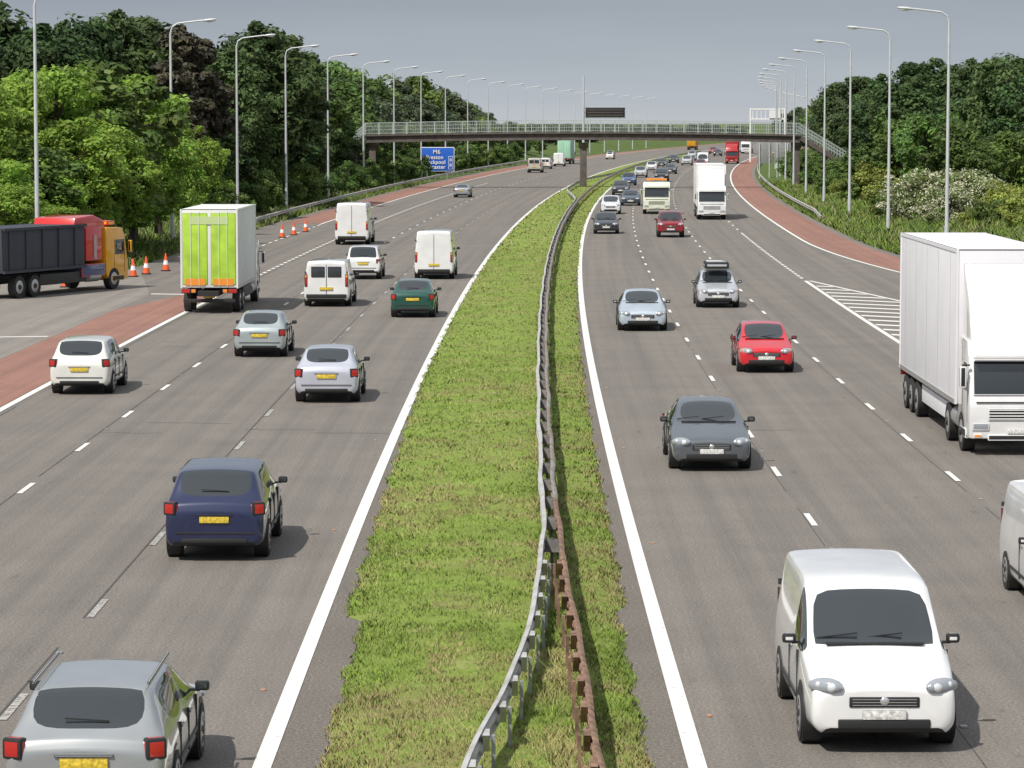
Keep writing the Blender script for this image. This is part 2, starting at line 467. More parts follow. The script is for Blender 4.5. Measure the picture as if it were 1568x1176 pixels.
rail_mesh(b,[(C(d)+sR(d)+wob(d),d,.60+.014*math.sin(d*.9+1)) for d in dp if d<=63],M_RUST,1)
b.obj('rails',e)
b=B(); d=31.
while d<600:
    cl=C(d)+sL(d)+wob(d); cr=C(d)+sR(d)+wob(d)
    if abs(cr-cl)>.32:
        for x,sd in ((cl,1),(cr,-1)):
            mm=M_GALV if sd>0 else M_RUST
            b.box((x+sd*.15,d,.33),(.05,.11,.70),mm)
            b.prism([(d-.22,.72),(d+.22,.72),(d+.06,.48),(d-.06,.48)],x+sd*.013,x+sd*.10,M_BARR if sd>0 else mm)
    else:
        b.box(((cl+cr)/2,d,.35),(.06,.11,.70),M_POST)
        b.prism([(d-.18,.46),(d+.18,.46),(d+.07,.68),(d-.07,.68)],cl+.013,cr-.013,M_POST)
        b.box((cl-.055,d,.69),(.06,.46,.06),M_BARR,.01)
    d+=1.9 if d<52 else (3.2 if d<160 else 4.8)
b.obj('posts',e)
for side,d0,d1 in ((-1,238,760),(1,262,760)):
    e=empty('verge_crash_barrier'); b=B()
    pd=drange(d0,d1,3.2)
    oo=23.6 if side<0 else 22.9
    rail_mesh(b,[(C(q)+side*oo,q,.62 if k>1 else .25+.18*k) for k,q in enumerate(pd)],M_BARR,-side)
    for q in pd: b.box((C(q)+side*(oo+.15),q,.35),(.1,.12,.75),M_GALV)
    b.obj('beam_and_posts',e)

# ---------------------------------------------------------------- lamp posts
def lamp(d,side,s_off=26.):
    x=C(d)+side*s_off; z0=.3
    b=B()
    b.cyl((0,0,-.6),(0,0,1.6),.16,.15,M_LAMP,10)
    b.cyl((0,0,1.6),(0,0,14.3),.125,.075,M_LAMP,10)
    dirx=-side
    pts=[(0,0,14.3),(dirx*.12,0,14.75),(dirx*.5,0,15.0),(dirx*2.3,0,15.22)]
    for p,q in zip(pts,pts[1:]): b.cyl(p,q,.06,.055,M_LAMP,8)
    b.ell((dirx*2.75,0,15.24),(.55,.17,.10),M_LAMP,Matrix.Rotation(-dirx*.1,4,'Y'))
    b.ell((dirx*2.85,0,15.18),(.36,.13,.10),M_BULB,Matrix.Rotation(-dirx*.1,4,'Y'))
    b.obj('street_lamp',None,(x,d,z0),-math.atan(SL(d)))
for d in [163,216,254,290,328]+[366+38*k for k in range(16)]: lamp(d,-1)
for k in range(22): lamp(195+38*k+rnd.uniform(-1.5,1.5),1)

# ---------------------------------------------------------------- footbridge
D=390.
def ux(u,d=D): return (u-CX)*d/F
def vz(v,d=D): return HC-(v-HY)*d/F
e=empty('footbridge')
xa,xb=ux(560),ux(1222)
b=B()
N=24
def zarch(x):
    t=(x-xa)/(xb-xa); return .35*math.sin(math.pi*t)
zt=vz(206)
seg=[xa+(xb-xa)*i/N for i in range(N+1)]
for x0,x1 in zip(seg,seg[1:]):
    za,zb_=zarch(x0)+zt,zarch(x1)+zt
    def wedge(x0,x1,ya,yb,l,h,mat):
        vs=[b.bm.verts.new(q) for q in ((x0,ya,za+l),(x1,ya,zb_+l),(x1,yb,zb_+l),(x0,yb,za+l),(x0,ya,za+h),(x1,ya,zb_+h),(x1,yb,zb_+h),(x0,yb,za+h))]
        i=b.mi(mat)
        for f in ((0,3,2,1),(4,5,6,7),(0,1,5,4),(3,7,6,2)):
            b.bm.faces.new([vs[k] for k in f]).material_index=i
    wedge(x0,x1,D-1.15,D+1.15,-1.02,-.22,M_CONC)
    wedge(x0,x1,D-1.45,D+1.45,-.215,.0,M_CONC)
    for yy in (D-1.4,D+1.4):
        for h in (.1,.55,1.0,1.4):
            wedge(x0,x1,yy-.03,yy+.03,h,h+(.09 if h>1.3 else .05),M_RAILB)
b.obj('deck',e)
b=B(); x=xa
while x<xb+.1:
    for yy in (D-1.4,D+1.4):
        b.box((x,yy,zt+zarch(x)+.72),(.09,.09,1.45),M_RAILB)
        for k in range(1,8): b.box((x+k*.22,yy,zt+zarch(x)+.72),(.025,.02,1.3),M_RAILB)
    x+=1.76
b.obj('railings',e)
b=B()
for u in (571,893,1218):
    X=ux(u)
    b.prism([(D-.55,-.1),(D+.55,-.1),(D+.55,zt-1.0),(D-.55,zt-1.0)],X-.42,X+.42,M_CONC,.04)
    b.prism([(D-1.2,zt-1.0),(D-.5,zt-1.7),(D+.5,zt-1.7),(D+1.2,zt-1.0)],X-.6,X+.6,M_CONC,.03)
b.obj('piers',e)
b=B()
def flight(x0,z0,x1,z1,yc):
    n=18
    for i in range(n):
        t=(i+.5)/n; xx=x0+(x1-x0)*t; zz=z0+(z1-z0)*t
        b.box((xx,yc,zz-.12),(abs(x1-x0)/n*1.02,2.2,.12),M_CONC)
    L=math.hypot(x1-x0,z1-z0); an=-math.atan2(z1-z0,x1-x0); R=Matrix.Rotation(an,4,'Y')
    for yy in (yc-1.15,yc+1.15):
        b.box(((x0+x1)/2,yy,(z0+z1)/2-.35),(L,.14,.6),M_CONC,0,R)
        for h in (.5,.9,1.35): b.box(((x0+x1)/2,yy,(z0+z1)/2+h),(L,.06,.07),M_RAILB,0,R)
        for i in range(n+1):
            t=i/n; b.box((x0+(x1-x0)*t,yy,z0+(z1-z0)*t+.6),(.05,.05,1.4),M_RAILB)
flight(xb,zt,ux(1300),vz(252),D)
flight(xa,zt,ux(532),vz(230),D)
b.box((ux(545),D,vz(250)),(.5,1.6,6),M_CONC); b.box((ux(1262),D,vz(262)),(.5,1.6,5.),M_CONC)
b.obj('stairs',e)

# matrix sign
b=B(); d=402.
b.cyl((ux(893,d),d,0),(ux(893,d),d,vz(118,d)),.22,.12,M_LAMP,10)
b.box((ux(926,d),d-.4,vz(172.5,d)),(5.2,.5,1.45),M_BLACK,.03)
b.box((ux(926,d),d-.67,vz(165,d)),(5.3,.06,.08),M_GALV); b.box((ux(926,d),d-.67,vz(180,d)),(5.3,.06,.08),M_GALV)
b.box((ux(910,d),d,vz(172.5,d)),(3.,.2,.25),M_GALV)
for k in range(3):
    b.box((ux(926,d),d-.67,vz(168.5+k*4,d)),(4.6,.04,.10),M_CONC)
b.obj('variable_message_sign')
d=450.; M_BLUE=pmat('sign_blue',(.02,.12,.55),.4); M_SW=pmat('sign_white',(.8,.8,.8),.4)
e=empty('direction_sign')
b=B(); w=ux(696,d)-ux(644,d); h=vz(225,d)-vz(262,d); xc=ux(670,d); zc=vz(243.5,d)
b.box((xc,d,zc),(w,.08,h),M_SW,.02); b.box((xc,d-.045,zc),(w-.16,.04,h-.16),M_BLUE,.01)
for sx in (-1.5,1.5): b.cyl((xc+sx,d+.12,0),(xc+sx,d+.12,zc+h/2),.08,.08,M_GALV,8)
b.box((xc+1.95,d-.075,zc-.5),(.65,.03,1.9),M_SW); b.box((xc+1.95,d-.10,zc-.5),(.53,.03,1.78),M_BLUE)
b.obj('panel',e)
for t,xx,zz,sz in (('M6',-.1,1.0,.85),('Preston',-.40,.24,.78),('Blackpool',-.40,-.47,.78),('Lancaster',-.40,-1.18,.78),('0',1.95,-.1,.6),('0',1.95,-.85,.6)):
    cu=bpy.data.curves.new('lettering','FONT'); cu.body=t; cu.size=sz; cu.align_x='CENTER'; cu.extrude=.01; cu.offset=.012
    cu.space_character=1.04
    cu.materials.append(M_SW)
    o=bpy.data.objects.new('lettering',cu); scene.collection.objects.link(o); o.location=(xc+xx,d-.13,zc+zz-.2); o.rotation_euler=(math.pi/2,0,0); o.parent=e
b=B(); d=455.
for u0,u1 in ((1158,1181),(1184,1210)):
    b.box((ux((u0+u1)/2,d),d,vz(234,d)),(ux(u1,d)-ux(u0,d),.08,3.1),M_GALV,.02)
for u in (1162,1177,1189,1205): b.cyl((ux(u,d),d-.12,0),(ux(u,d),d-.12,vz(219,d)),.08,.08,M_LAMP,8)
b.obj('road_sign')
b=B(); d=640.
for u in (1148,1200):
    b.cyl((ux(u,d),d,0),(ux(u,d),d,vz(166,d)),.22,.2,M_SW,8)
b.box((ux(1174,d),d,vz(167,d)),(7.2,.3,.3),M_SW); b.box((ux(1174,d),d,vz(182,d)),(7.2,.3,.3),M_SW)
for k in range(8): b.box((ux(1151+k*6.5,d),d,vz(174.5,d)),(.14,.14,2.),M_SW)
b.box((ux(1185,d),d-.3,vz(175,d)),(2.4,.15,1.6),M_SW)
b.obj('sign_gantry')

M_CONE=pmat('cone_orange',(.75,.12,.03),.5)
for (u,v) in ((181,427),(204,424),(224,420),(254,415),(282,404),(432,364),(450,360),(468,355),(100,440)):
    x,y=G(u,v)
    b=B(); b.box((0,0,.03),(.5,.5,.06),M_BLACK,.015)
    b.cyl((0,0,.06),(0,0,.36),.21,.155,M_CONE,14); b.cyl((0,0,.36),(0,0,.60),.155,.11,M_SW,14); b.cyl((0,0,.60),(0,0,1.0),.11,.035,M_CONE,14)
    b.obj('traffic_cone',None,(x,y,.01))

# ---------------------------------------------------------------- vehicles
# station: (y from front, z bottom, z shoulder, z belt, z top, half width, half width at roof)
ST={
'hatch':dict(L=4.0,st=[(0,.30,.46,.60,.66,.70,.60),(.05,.24,.50,.66,.73,.80,.68),(.40,.20,.56,.77,.84,.86,.72),(1.0,.19,.60,.88,.97,.87,.74),
  (1.72,.19,.62,.92,1.40,.87,.64),(2.15,.19,.62,.93,1.45,.87,.64),(2.23,.19,.62,.93,1.45,.87,.64),(3.05,.19,.62,.95,1.43,.87,.63),(3.20,.2,.62,.96,1.41,.87,.62),(3.72,.22,.64,.97,1.06,.86,.70),(3.93,.26,.62,.88,.98,.84,.72),(4.0,.32,.56,.76,.84,.76,.64)],
  ws=3,side=(3,4,6),rs=8,wy=(.80,3.25),r=.31,hl=.68,tl=.88),
'saloon':dict(L=4.55,st=[(0,.28,.44,.56,.62,.72,.60),(.06,.22,.50,.63,.70,.83,.70),(.5,.18,.56,.75,.82,.88,.74),(1.25,.18,.60,.87,.95,.89,.76),
  (2.0,.18,.62,.90,1.34,.89,.63),(2.42,.18,.62,.91,1.40,.89,.62),(2.50,.18,.62,.91,1.40,.89,.62),(3.15,.18,.62,.93,1.37,.89,.61),(3.25,.18,.62,.94,1.35,.89,.61),(3.90,.20,.64,.95,1.03,.88,.72),(4.42,.24,.62,.91,1.0,.86,.71),(4.55,.32,.56,.80,.88,.78,.66)],
  ws=3,side=(3,4,6),rs=8,wy=(.86,3.6),r=.32,hl=.65,tl=.84),
'mpv':dict(L=4.35,st=[(0,.32,.52,.68,.76,.74,.62),(.05,.26,.56,.76,.83,.83,.70),(.4,.22,.62,.87,.94,.89,.76),(.95,.21,.66,.98,1.07,.90,.78),
  (1.75,.21,.68,1.02,1.52,.90,.70),(2.2,.21,.68,1.03,1.60,.90,.70),(2.29,.21,.68,1.03,1.60,.90,.70),(3.55,.21,.68,1.05,1.58,.90,.69),(3.80,.22,.68,1.06,1.54,.89,.68),(4.15,.24,.68,1.05,1.12,.88,.76),(4.28,.28,.66,.92,1.02,.87,.76),(4.35,.34,.6,.78,.86,.80,.68)],
  ws=3,side=(3,4,6),rs=8,wy=(.82,3.5),r=.33,hl=.79,tl=1.0),
'estate':dict(L=4.6,st=[(0,.28,.44,.56,.62,.72,.60),(.06,.22,.50,.63,.70,.83,.70),(.5,.18,.56,.75,.82,.88,.74),(1.2,.18,.60,.87,.95,.89,.76),
  (1.95,.18,.62,.90,1.36,.89,.66),(2.4,.18,.62,.91,1.43,.89,.66),(2.49,.18,.62,.91,1.43,.89,.66),(3.8,.18,.62,.94,1.42,.89,.65),(3.98,.19,.62,.95,1.40,.88,.65),(4.38,.22,.64,.95,1.02,.87,.74),(4.53,.26,.62,.86,.95,.86,.74),(4.6,.32,.56,.74,.82,.79,.66)],
  ws=3,side=(3,4,6),rs=8,wy=(.86,3.6),r=.32,hl=.65,tl=.92),
'suv':dict(L=4.4,st=[(0,.38,.6,.80,.88,.80,.68),(.05,.33,.62,.88,.98,.87,.74),(.5,.30,.7,.98,1.06,.9,.78),(1.3,.30,.72,1.04,1.12,.9,.80),
  (1.85,.30,.74,1.06,1.62,.9,.72),(2.25,.30,.74,1.07,1.70,.9,.72),(2.34,.30,.74,1.07,1.70,.9,.72),(3.85,.30,.74,1.08,1.70,.9,.72),(4.12,.32,.74,1.08,1.66,.89,.71),(4.30,.34,.74,1.06,1.12,.88,.78),(4.36,.38,.7,.98,1.06,.88,.78),(4.4,.42,.64,.86,.94,.84,.72)],
  ws=3,side=(3,4,6),rs=8,wy=(.85,3.5),r=.36,hl=.88,tl=1.0),
'smallvan':dict(L=4.7,st=[(0,.32,.52,.68,.76,.78,.66),(.06,.25,.56,.76,.85,.86,.74),(.5,.22,.62,.92,1.0,.91,.80),(1.05,.21,.66,1.04,1.14,.93,.82),
  (1.80,.21,.70,1.08,1.70,.93,.76),(2.1,.21,.70,1.09,1.80,.93,.77),(2.45,.21,.70,1.09,1.83,.93,.77),(4.3,.21,.70,1.1,1.83,.93,.77),(4.58,.22,.70,1.1,1.82,.92,.77),(4.66,.26,.68,1.1,1.78,.90,.76),(4.7,.32,.64,1.0,1.72,.85,.71)],
  ws=3,side=(3,4),rs=None,wy=(.88,3.75),r=.33,hl=.82,tl=1.15),
'van':dict(L=5.3,st=[(0,.34,.60,.80,.88,.86,.74),(.06,.28,.64,.92,1.0,.94,.82),(.4,.24,.70,1.10,1.20,.98,.85),(.8,.24,.74,1.26,1.38,.99,.87),
  (1.5,.24,.78,1.30,2.10,.99,.82),(1.85,.24,.8,1.31,2.34,.99,.84),(2.2,.24,.8,1.31,2.40,.99,.85),(4.8,.24,.8,1.32,2.40,.99,.85),(5.18,.26,.8,1.32,2.39,.98,.85),(5.27,.30,.8,1.32,2.35,.96,.83),(5.3,.36,.76,1.2,2.28,.92,.78)],
  ws=3,side=(3,4),rs=None,wy=(.95,4.3),r=.35,hl=.98,tl=1.2),
}
def wheel(b,x,y,r,w=.22,sgn=1):
    b.cyl((x-sgn*w,y,r),(x,y,r),r,r,M_TYRE,24)
    b.cyl((x,y,r),(x+sgn*.006,y,r),r*.68,r*.66,M_RIM,20)
    for k in range(5):
        a=k*2*math.pi/5+.3
        b.box((x+sgn*.008,y+math.cos(a)*r*.42,r+math.sin(a)*r*.42),(.006,r*.22,r*.22),M_BLACK,0,Matrix.Rotation(a,4,'X'))
    b.cyl((x+sgn*.006,y,r),(x+sgn*.02,y,r),r*.16,r*.12,M_BLACK,10)
def vehicle(kind,name,col,dn,X,away,metal=.0,roofbox=False,cladding=False,sc=1.04):
    K=ST[kind]; L=K['L']; pm=paint(col,metal,name+'_paint')
    yc=dn+L/2*math.cos(math.atan(SL(dn)))
    xcen=X+SL(dn)*L/2
    rz=-math.atan(SL(dn))+(0 if away else math.pi)
    e=empty(name,(xcen,yc,0.012),rz); e.scale=(sc,sc,sc)
    st=K['st']; bm=bmesh.new(); rows=[]
    for (y,zb,zm,zl,ztp,w,wt) in st:
        Y=L/2-y
        tall=ztp-zl>.2
        half=[(w*.88,zb),(w*.975,zb+.10),(w,zm),(w*.965,zl),(wt,ztp-(.06 if tall else .035)),(wt-.075,ztp-.01)]
        row=[(0,zb)]+half+[(0,ztp+.03)]+[(-a,z) for a,z in reversed(half)]
        rows.append([bm.verts.new((a,Y,z)) for a,z in row])
    n=14
    mats=[pm,M_GLASS,M_BLACK]
    cl=bm.edges.layers.float.new('crease_edge')
    for i in range(len(rows)-1):
        for j in range(n):
            f=bm.faces.new((rows[i][j],rows[i][(j+1)%n],rows[i+1][(j+1)%n],rows[i+1][j])); f.smooth=True
            jj=j if j<7 else 13-j
            m=0
            if jj==0: m=2
            if cladding and jj==1: m=2
            if jj==4 and i in K['side']: m=1
            if jj==6 and (i==K['ws'] or (K['rs'] is not None and i==K['rs'])): m=1
            f.material_index=m
    for r,flip in ((rows[0],True),(rows[-1],False)):
        for j in range(1,6):
            vs=[r[j],r[14-j],r[13-j],r[j+1]]
            f=bm.faces.new(vs if not flip else vs[::-1]); f.smooth=True
        for tri in ((r[0],r[13],r[1]),(r[6],r[8],r[7])):
            f=bm.faces.new(tri if not flip else tri[::-1]); f.smooth=True
    bmesh.ops.recalc_face_normals(bm,faces=bm.faces[:])
    for ed in bm.edges:
        ms=set(f.material_index for f in ed.link_faces)
        if len(ms)>1 and 1 in ms: ed[cl]=1.0
        elif len(ms)>1: ed[cl]=.7
        else:
            ys=[v.co.y for v in ed.verts]
            if len(ed.link_faces)==2:
                an=ed.link_faces[0].normal.angle(ed.link_faces[1].normal,0)
                if abs(ys[0]-ys[1])<1e-5 and an>.3: ed[cl]=.5
                elif an>.5: ed[cl]=.35
    me=bpy.data.meshes.new('body'); bm.to_mesh(me); bm.free()
    for m in mats: me.materials.append(m)
    o=bpy.data.objects.new('body',me); scene.collection.objects.link(o); o.parent=e
    md=o.modifiers.new('sub','SUBSURF'); md.levels=2; md.render_levels=2 if dn<330 else 1
    w=max(q[5] for q in st); b=B()
    for wy in K['wy']:
        for sg in (-1,1):
            y=L/2-wy; r=K['r']
            b.cyl((sg*(w-.25),y,r+.02),(sg*(w-.012),y,r+.02),r+.065,r+.06,M_BLACK,26)
            wheel(b,sg*(w+.004),y,r,.22,sg)
    hl=K['hl']; fy=L/2
    s1=st[1]; g=st[0]
    for sg in (-1,1):
        R=Matrix.Rotation(-sg*.50,4,'Z')@Matrix.Rotation(.45,4,'X')
        b.ell((sg*(s1[5]-.17),fy-.085,hl-.01),(.23,.085,.10),M_HEAD,R)
        b.ell((sg*(s1[5]-.23),fy-.01,hl-.01),(.075,.05,.065),M_BULB,R)
        b.ell((sg*(s1[5]-.09),fy-.095,hl+.0),(.05,.06,.05),M_AMBER if kind in('suv','hatch') else M_BULB,R)
        b.box((sg*(s1[5]-.20),fy-.035,g[1]+.10),(.18,.04,.06),M_BLACK,.02)
    gz=(g[3]+g[2])/2+.03
    b.box((0,fy-.01,gz),(.84,.05,.13),M_BLACK,.02)
    for q in (-.035,.0,.035): b.box((0,fy+.018,gz+q),(.76,.010,.008),M_TRIM)
    b.ell((0,fy+.02,gz+.015),(.055,.02,.05),M_CHROME)
    b.box((0,fy-.0,g[1]+.05),(1.1,.05,.11),M_BLACK,.02)
    b.box((0,fy+.022,g[1]+.16),(.52,.02,.112),M_PLW,.003)
    # bonnet shut line: follows the nose, then runs back along each side
    b.box((0,fy-.10,g[4]+.062),(1.1,.014,.02),M_SEAMB)
    cw=st[3]
    b.box((0,fy-cw[0]+.03,cw[4]+.025),(1.2,.09,.02),M_BLACK,.008)
    for q in (-.1,.45):
        b.box((q,fy-cw[0]-.10,cw[4]+.10),(.5,.015,.015),M_BLACK,0,Matrix.Rotation(.12,4,'Y'))
    for sg in (-1,1):
        my=fy-st[3][0]-.38; mz=st[3][3]+.10
        b.box((sg*(w-.02),my,mz-.03),(.14,.05,.03),M_BLACK)
        b.box((sg*(w+.08),my,mz+.02),(.17,.10,.12),pm,.04)
        b.box((sg*(w+.08),my-.05,mz+.02),(.13,.015,.085),M_GLASS,.01)
        belt=st[5][3]
        for q in ([1.42,2.27,3.1] if kind not in('van','smallvan') else [1.3,2.35]):
            b.box((sg*(w-.014),fy-q,(belt+.32)/2),(.03,.014,belt-.42),M_SEAMB)
        for q in ([2.0,2.85] if kind not in('van','smallvan') else [2.1]):
            b.box((sg*(w-.012),fy-q-.05,belt-.12),(.03,.17,.028),M_BLACK if cladding else pm,.006)
        b.box((sg*(w-.004),0,.46),(.02,K['wy'][1]-K['wy'][0]-1.0,.05),M_BLACK,.008)
    by=-L/2; tl=K['tl']; en=st[-2]
    if K['rs'] is not None:
        for sg in (-1,1):
            R=Matrix.Rotation(sg*.42,4,'Z')
            ht=.16 if kind=='saloon' else .24
            b.box((sg*(en[5]-.105),by+.085,tl-.07),(.24,.15,ht),M_TAIL,.04,R)
            b.box((sg*(en[5]-.13),by+.065,tl-.09),(.13,.13,.045),M_AMBER,.01,R)
        b.box((0,by-.01,st[-1][3]-.04),(.52,.04,.112),M_PLY,.003)
        b.box((0,by-.005,st[-1][3]+.045),(.64,.04,.03),pm,.008)
        b.box((0,by+.0,st[-1][1]+.03),(1.15,.07,.08),M_BLACK,.02)
        b.box((0,by-.008,st[-1][1]+.17),(1.36,.03,.014),M_SEAMB)
        b.box((.0,fy-(st[8][0]*.15+st[9][0]*.85),st[8][4]*.15+st[9][4]*.85+.045),(.48,.014,.014),M_BLACK,0,Matrix.Rotation(.06,4,'Y'))
    else:
        zt_=st[-1][4]
        for sg in (-1,1):
            b.box((sg*(st[-1][5]-.04),by+.03,tl-.1),(.12,.10,.50),M_TAIL,.02)
            b.box((sg*(st[-1][5]-.04),by-.005,tl+.06),(.10,.06,.12),M_AMBER,.01)
            if kind=='smallvan': b.box((sg*.33,by-.005,zt_-.33),(.54,.03,.42),M_GLASS,.03)
        b.box((0,by-.008,(zt_+.45)/2),(.018,.02,zt_-.55),M_SEAMB)
        for sg in (-1,1):
            for q in (.9,zt_-.35): b.box((sg*(st[-1][5]-.02),by-.01,q),(.06,.04,.08),M_SEAMB,.01)
        b.box((0,by-.02,.42),(1.6,.12,.16),M_BLACK,.03)
        b.box((0,by-.02,.72),(.52,.03,.112),M_PLY,.003)
    if kind=='estate':
        for sg in (-1,1): b.box((sg*(st[6][6]-.03),-.75,st[6][4]+.03),(.03,1.9,.03),M_TRIM,.008)
    if roofbox:
        b.box((0,.0,st[5][4]+.22),(1.0,1.6,.28),pm,.10)
        for q in (-.5,.6): b.box((0,q,st[5][4]+.06),(1.2,.05,.05),M_TRIM)
    b.obj('fittings',e)
    return e

def truck_wheels(b,ys,w,r=.5):
    for y in ys:
        for sg in (-1,1):
            b.cyl((sg*(w-.32),y,r),(sg*w,y,r),r,r,M_TYRE,26)
            b.cyl((sg*w,y,r),(sg*(w+.006),y,r),r*.6,r*.58,M_TRIM,20)
            b.cyl((sg*(w+.004),y,r),(sg*(w+.05),y,r),r*.25,r*.2,M_BLACK,12)
def cab(b,y0,pm,W=2.46,top=2.95,defl=None,dark=None):
    h=W/2
    prof=[(y0,.42),(y0,1.28),(y0-.05,1.42),(y0-.27,2.5),(y0-.55,top),(y0-2.05,top+.05),(y0-2.05,.75),(y0-1.75,.42)]
    b.prism(prof,-h,h,pm,.09)
    an=math.atan2(.22,1.08)
    R=Matrix.Rotation(an,4,'X')
    b.box((0,y0-.145,1.97),(W-.22,.05,.88),M_GLASS,.02,R)
    b.box((0,y0-.06,2.50),(W-.2,.26,.07),dark or M_BLACK,.03)
    for sg in (-1,1):
        b.box((sg*(h+.003),y0-.82,1.98),(.02,.85,.72),M_GLASS,.008)
        b.box((sg*(h+.001),y0-1.3,1.55),(.012,.02,1.6),M_SEAMB); b.box((sg*(h+.001),y0-.36,1.35),(.012,.02,1.1),M_SEAMB)
        b.box((sg*(h+.16),y0-.08,2.0),(.18,.14,.55),M_BLACK,.04)
        b.box((sg*(h+.08),y0-.12,2.3),(.2,.05,.04),M_BLACK)
        b.box((sg*(h-.30),y0+.01,.74),(.44,.05,.20),M_HEAD,.03)
        b.box((sg*(h-.22),y0+.012,.50),(.2,.05,.10),M_AMBER,.02)
        b.box((sg*(h-.03),y0-1.0,.52),(.12,1.1,.25),M_BLACK,.03)
        b.box((sg*.45,y0-.10,1.56),(.5,.02,.02),M_BLACK,0,Matrix.Rotation(.25,4,'Y'))
    b.box((0,y0+.0,1.05),(1.5,.05,.34),M_BLACK,.03)
    for k in range(4): b.box((0,y0+.03,.94+k*.075),(1.44,.02,.03),pm)
    b.box((0,y0+.0,.46),(1.5,.06,.16),M_BLACK,.03)
    b.box((0,y0-.002,1.36),(2.1,.04,.02),M_SEAMB)
    b.box((0,y0+.035,.62),(.52,.02,.112),M_PLW,.003)
    if defl:
        b.prism([(y0-.62,top-.02),(y0-1.0,top+.5*(defl-top)),(y0-1.95,defl),(y0-2.03,defl),(y0-2.03,top-.02)],-h+.1,h-.1,pm,.08)
def lorry(name,dn,X,away,cabcol,boxcol,L=12.,H=4.2,artic=True,rearpanel=None,beacon=False,rz=None,tipper=False,flat=False):
    yc=dn+L/2; xcen=X+SL(dn)*L/2
    e=empty(name,(xcen,yc,.012),(-math.atan(SL(dn))+(0 if away else math.pi)) if rz is None else rz)
    pm=paint(cabcol,0.,name+'_cab_paint'); bmx=panel(boxcol,name+'_body_panel')
    b=B(); fy=L/2
    cab(b,fy,pm,defl=(H-.35 if not (tipper or flat) else None),top=2.9); b.obj('cab',e)
    b=B(); by=-L/2; bf=fy-(3.9 if tipper else 2.35); Lb=bf-by; W=2.5; zf=1.1
    b.box((0,(-L/2+fy-2.3)/2,.88),(.9,L-1.2,.22),M_BLACK)
    if tipper:
        prof=[(by,1.15),(by-.1,3.15),(bf-.1,3.15),(bf-.1,1.15)]
        b.prism(prof,-1.22,1.22,bmx,.03)
        for sg in (-1,1):
            k=by+.5
            while k<bf-.3:
                b.box((sg*1.25,k,2.1),(.07,.10,1.9),bmx); k+=1.4
            b.box((sg*1.26,(by+bf)/2,3.1),(.09,Lb,.12),bmx)
            b.box((sg*1.26,(by+bf)/2,1.2),(.09,Lb,.12),bmx)
    elif flat:
        b.box((0,(bf+by)/2,1.1),(W,Lb,.18),bmx,.02)
        b.box((0,bf-.3,1.9),(2.2,.3,1.5),pm,.05); b.box((0,bf-2.2,1.9),(1.8,2.6,1.3),paint((.5,.52,.5),0.,'load_paint'),.12)
    else:
        b.box((0,(bf+by)/2,(zf+H)/2),(W,Lb,H-zf),bmx,.035)
        for sg in (-1,1):
            b.box((sg*(W/2+.004),(bf+by)/2,zf+.05),(.03,Lb,.13),M_TRIM); b.box((sg*(W/2+.004),(bf+by)/2,H-.05),(.03,Lb,.08),bmx)
            for yy in (by+.03,bf-.03): b.box((sg*(W/2-.01),yy,(zf+H)/2),(.07,.09,H-zf),bmx)
            if artic:
                k=by+1.2
                while k<bf-.6:
                    b.box((sg*(W/2+.002),k,(zf+H)/2),(.006,.02,H-zf-.25),M_TRIM); k+=2.4
        dm=rearpanel or bmx
        for sg in (-1,1):
            b.box((sg*W/4,by-.012,(zf+H)/2),(W/2-.16,.03,H-zf-.35),dm,.01)
            for q in (-.18,.18):
                b.cyl((sg*W/4+q,by-.045,zf+.1),(sg*W/4+q,by-.045,H-.1),.014,.014,bmx,6)
            b.box((sg*(W/2-.22),by-.03,zf-.12),(.4,.08,.2),M_TAIL,.02)
            b.box((sg*(W/2-.55),by-.03,zf-.12),(.22,.08,.18),M_AMBER,.02)
        if rearpanel:
            b.box((-.62,by-.03,zf+.28),(.9,.02,.3),M_AMBER); b.box((.62,by-.03,zf+.28),(.9,.02,.3),M_AMBER)
            b.box((.0,by-.032,H-.5),(1.7,.02,.35),panel((.5,.62,.3),'logo_panel'))
        b.box((0,by-.05,.55),(2.3,.1,.16),M_BLACK,.02); b.box((0,by-.11,.75),(.52,.02,.15),M_PLY)
        if artic:
            for sg in (-1,1): b.box((sg*.6,by-.10,.55),(.9,.02,.12),M_AMBER)
    for sg in (-1,1):
        y1=fy-2.6; y0=by+(4.4 if artic else 3.2)
        if y1-y0>.5: b.box((sg*1.12,(y0+y1)/2-.6,.72),(.05,y1-y0-1.2,.5),bmx if artic else M_BLACK,.01)
        b.cyl((sg*.95,fy-2.5,.7),(sg*.95,fy-3.5,.7),.28,.28,M_TRIM,14)
    ys=[fy-1.35]+[by+1.3,by+2.6]+([by+3.9,fy-3.9] if artic else [])
    truck_wheels(b,ys,1.24)
    b.obj('load_body',e)
    if beacon:
        b=B(); b.box((0,fy-1.,3.15),(1.9,.35,.2),M_AMBER,.04); b.obj('light_bar',e)
    return e

WHITE=(.80,.80,.80); SILV=(.54,.56,.58)
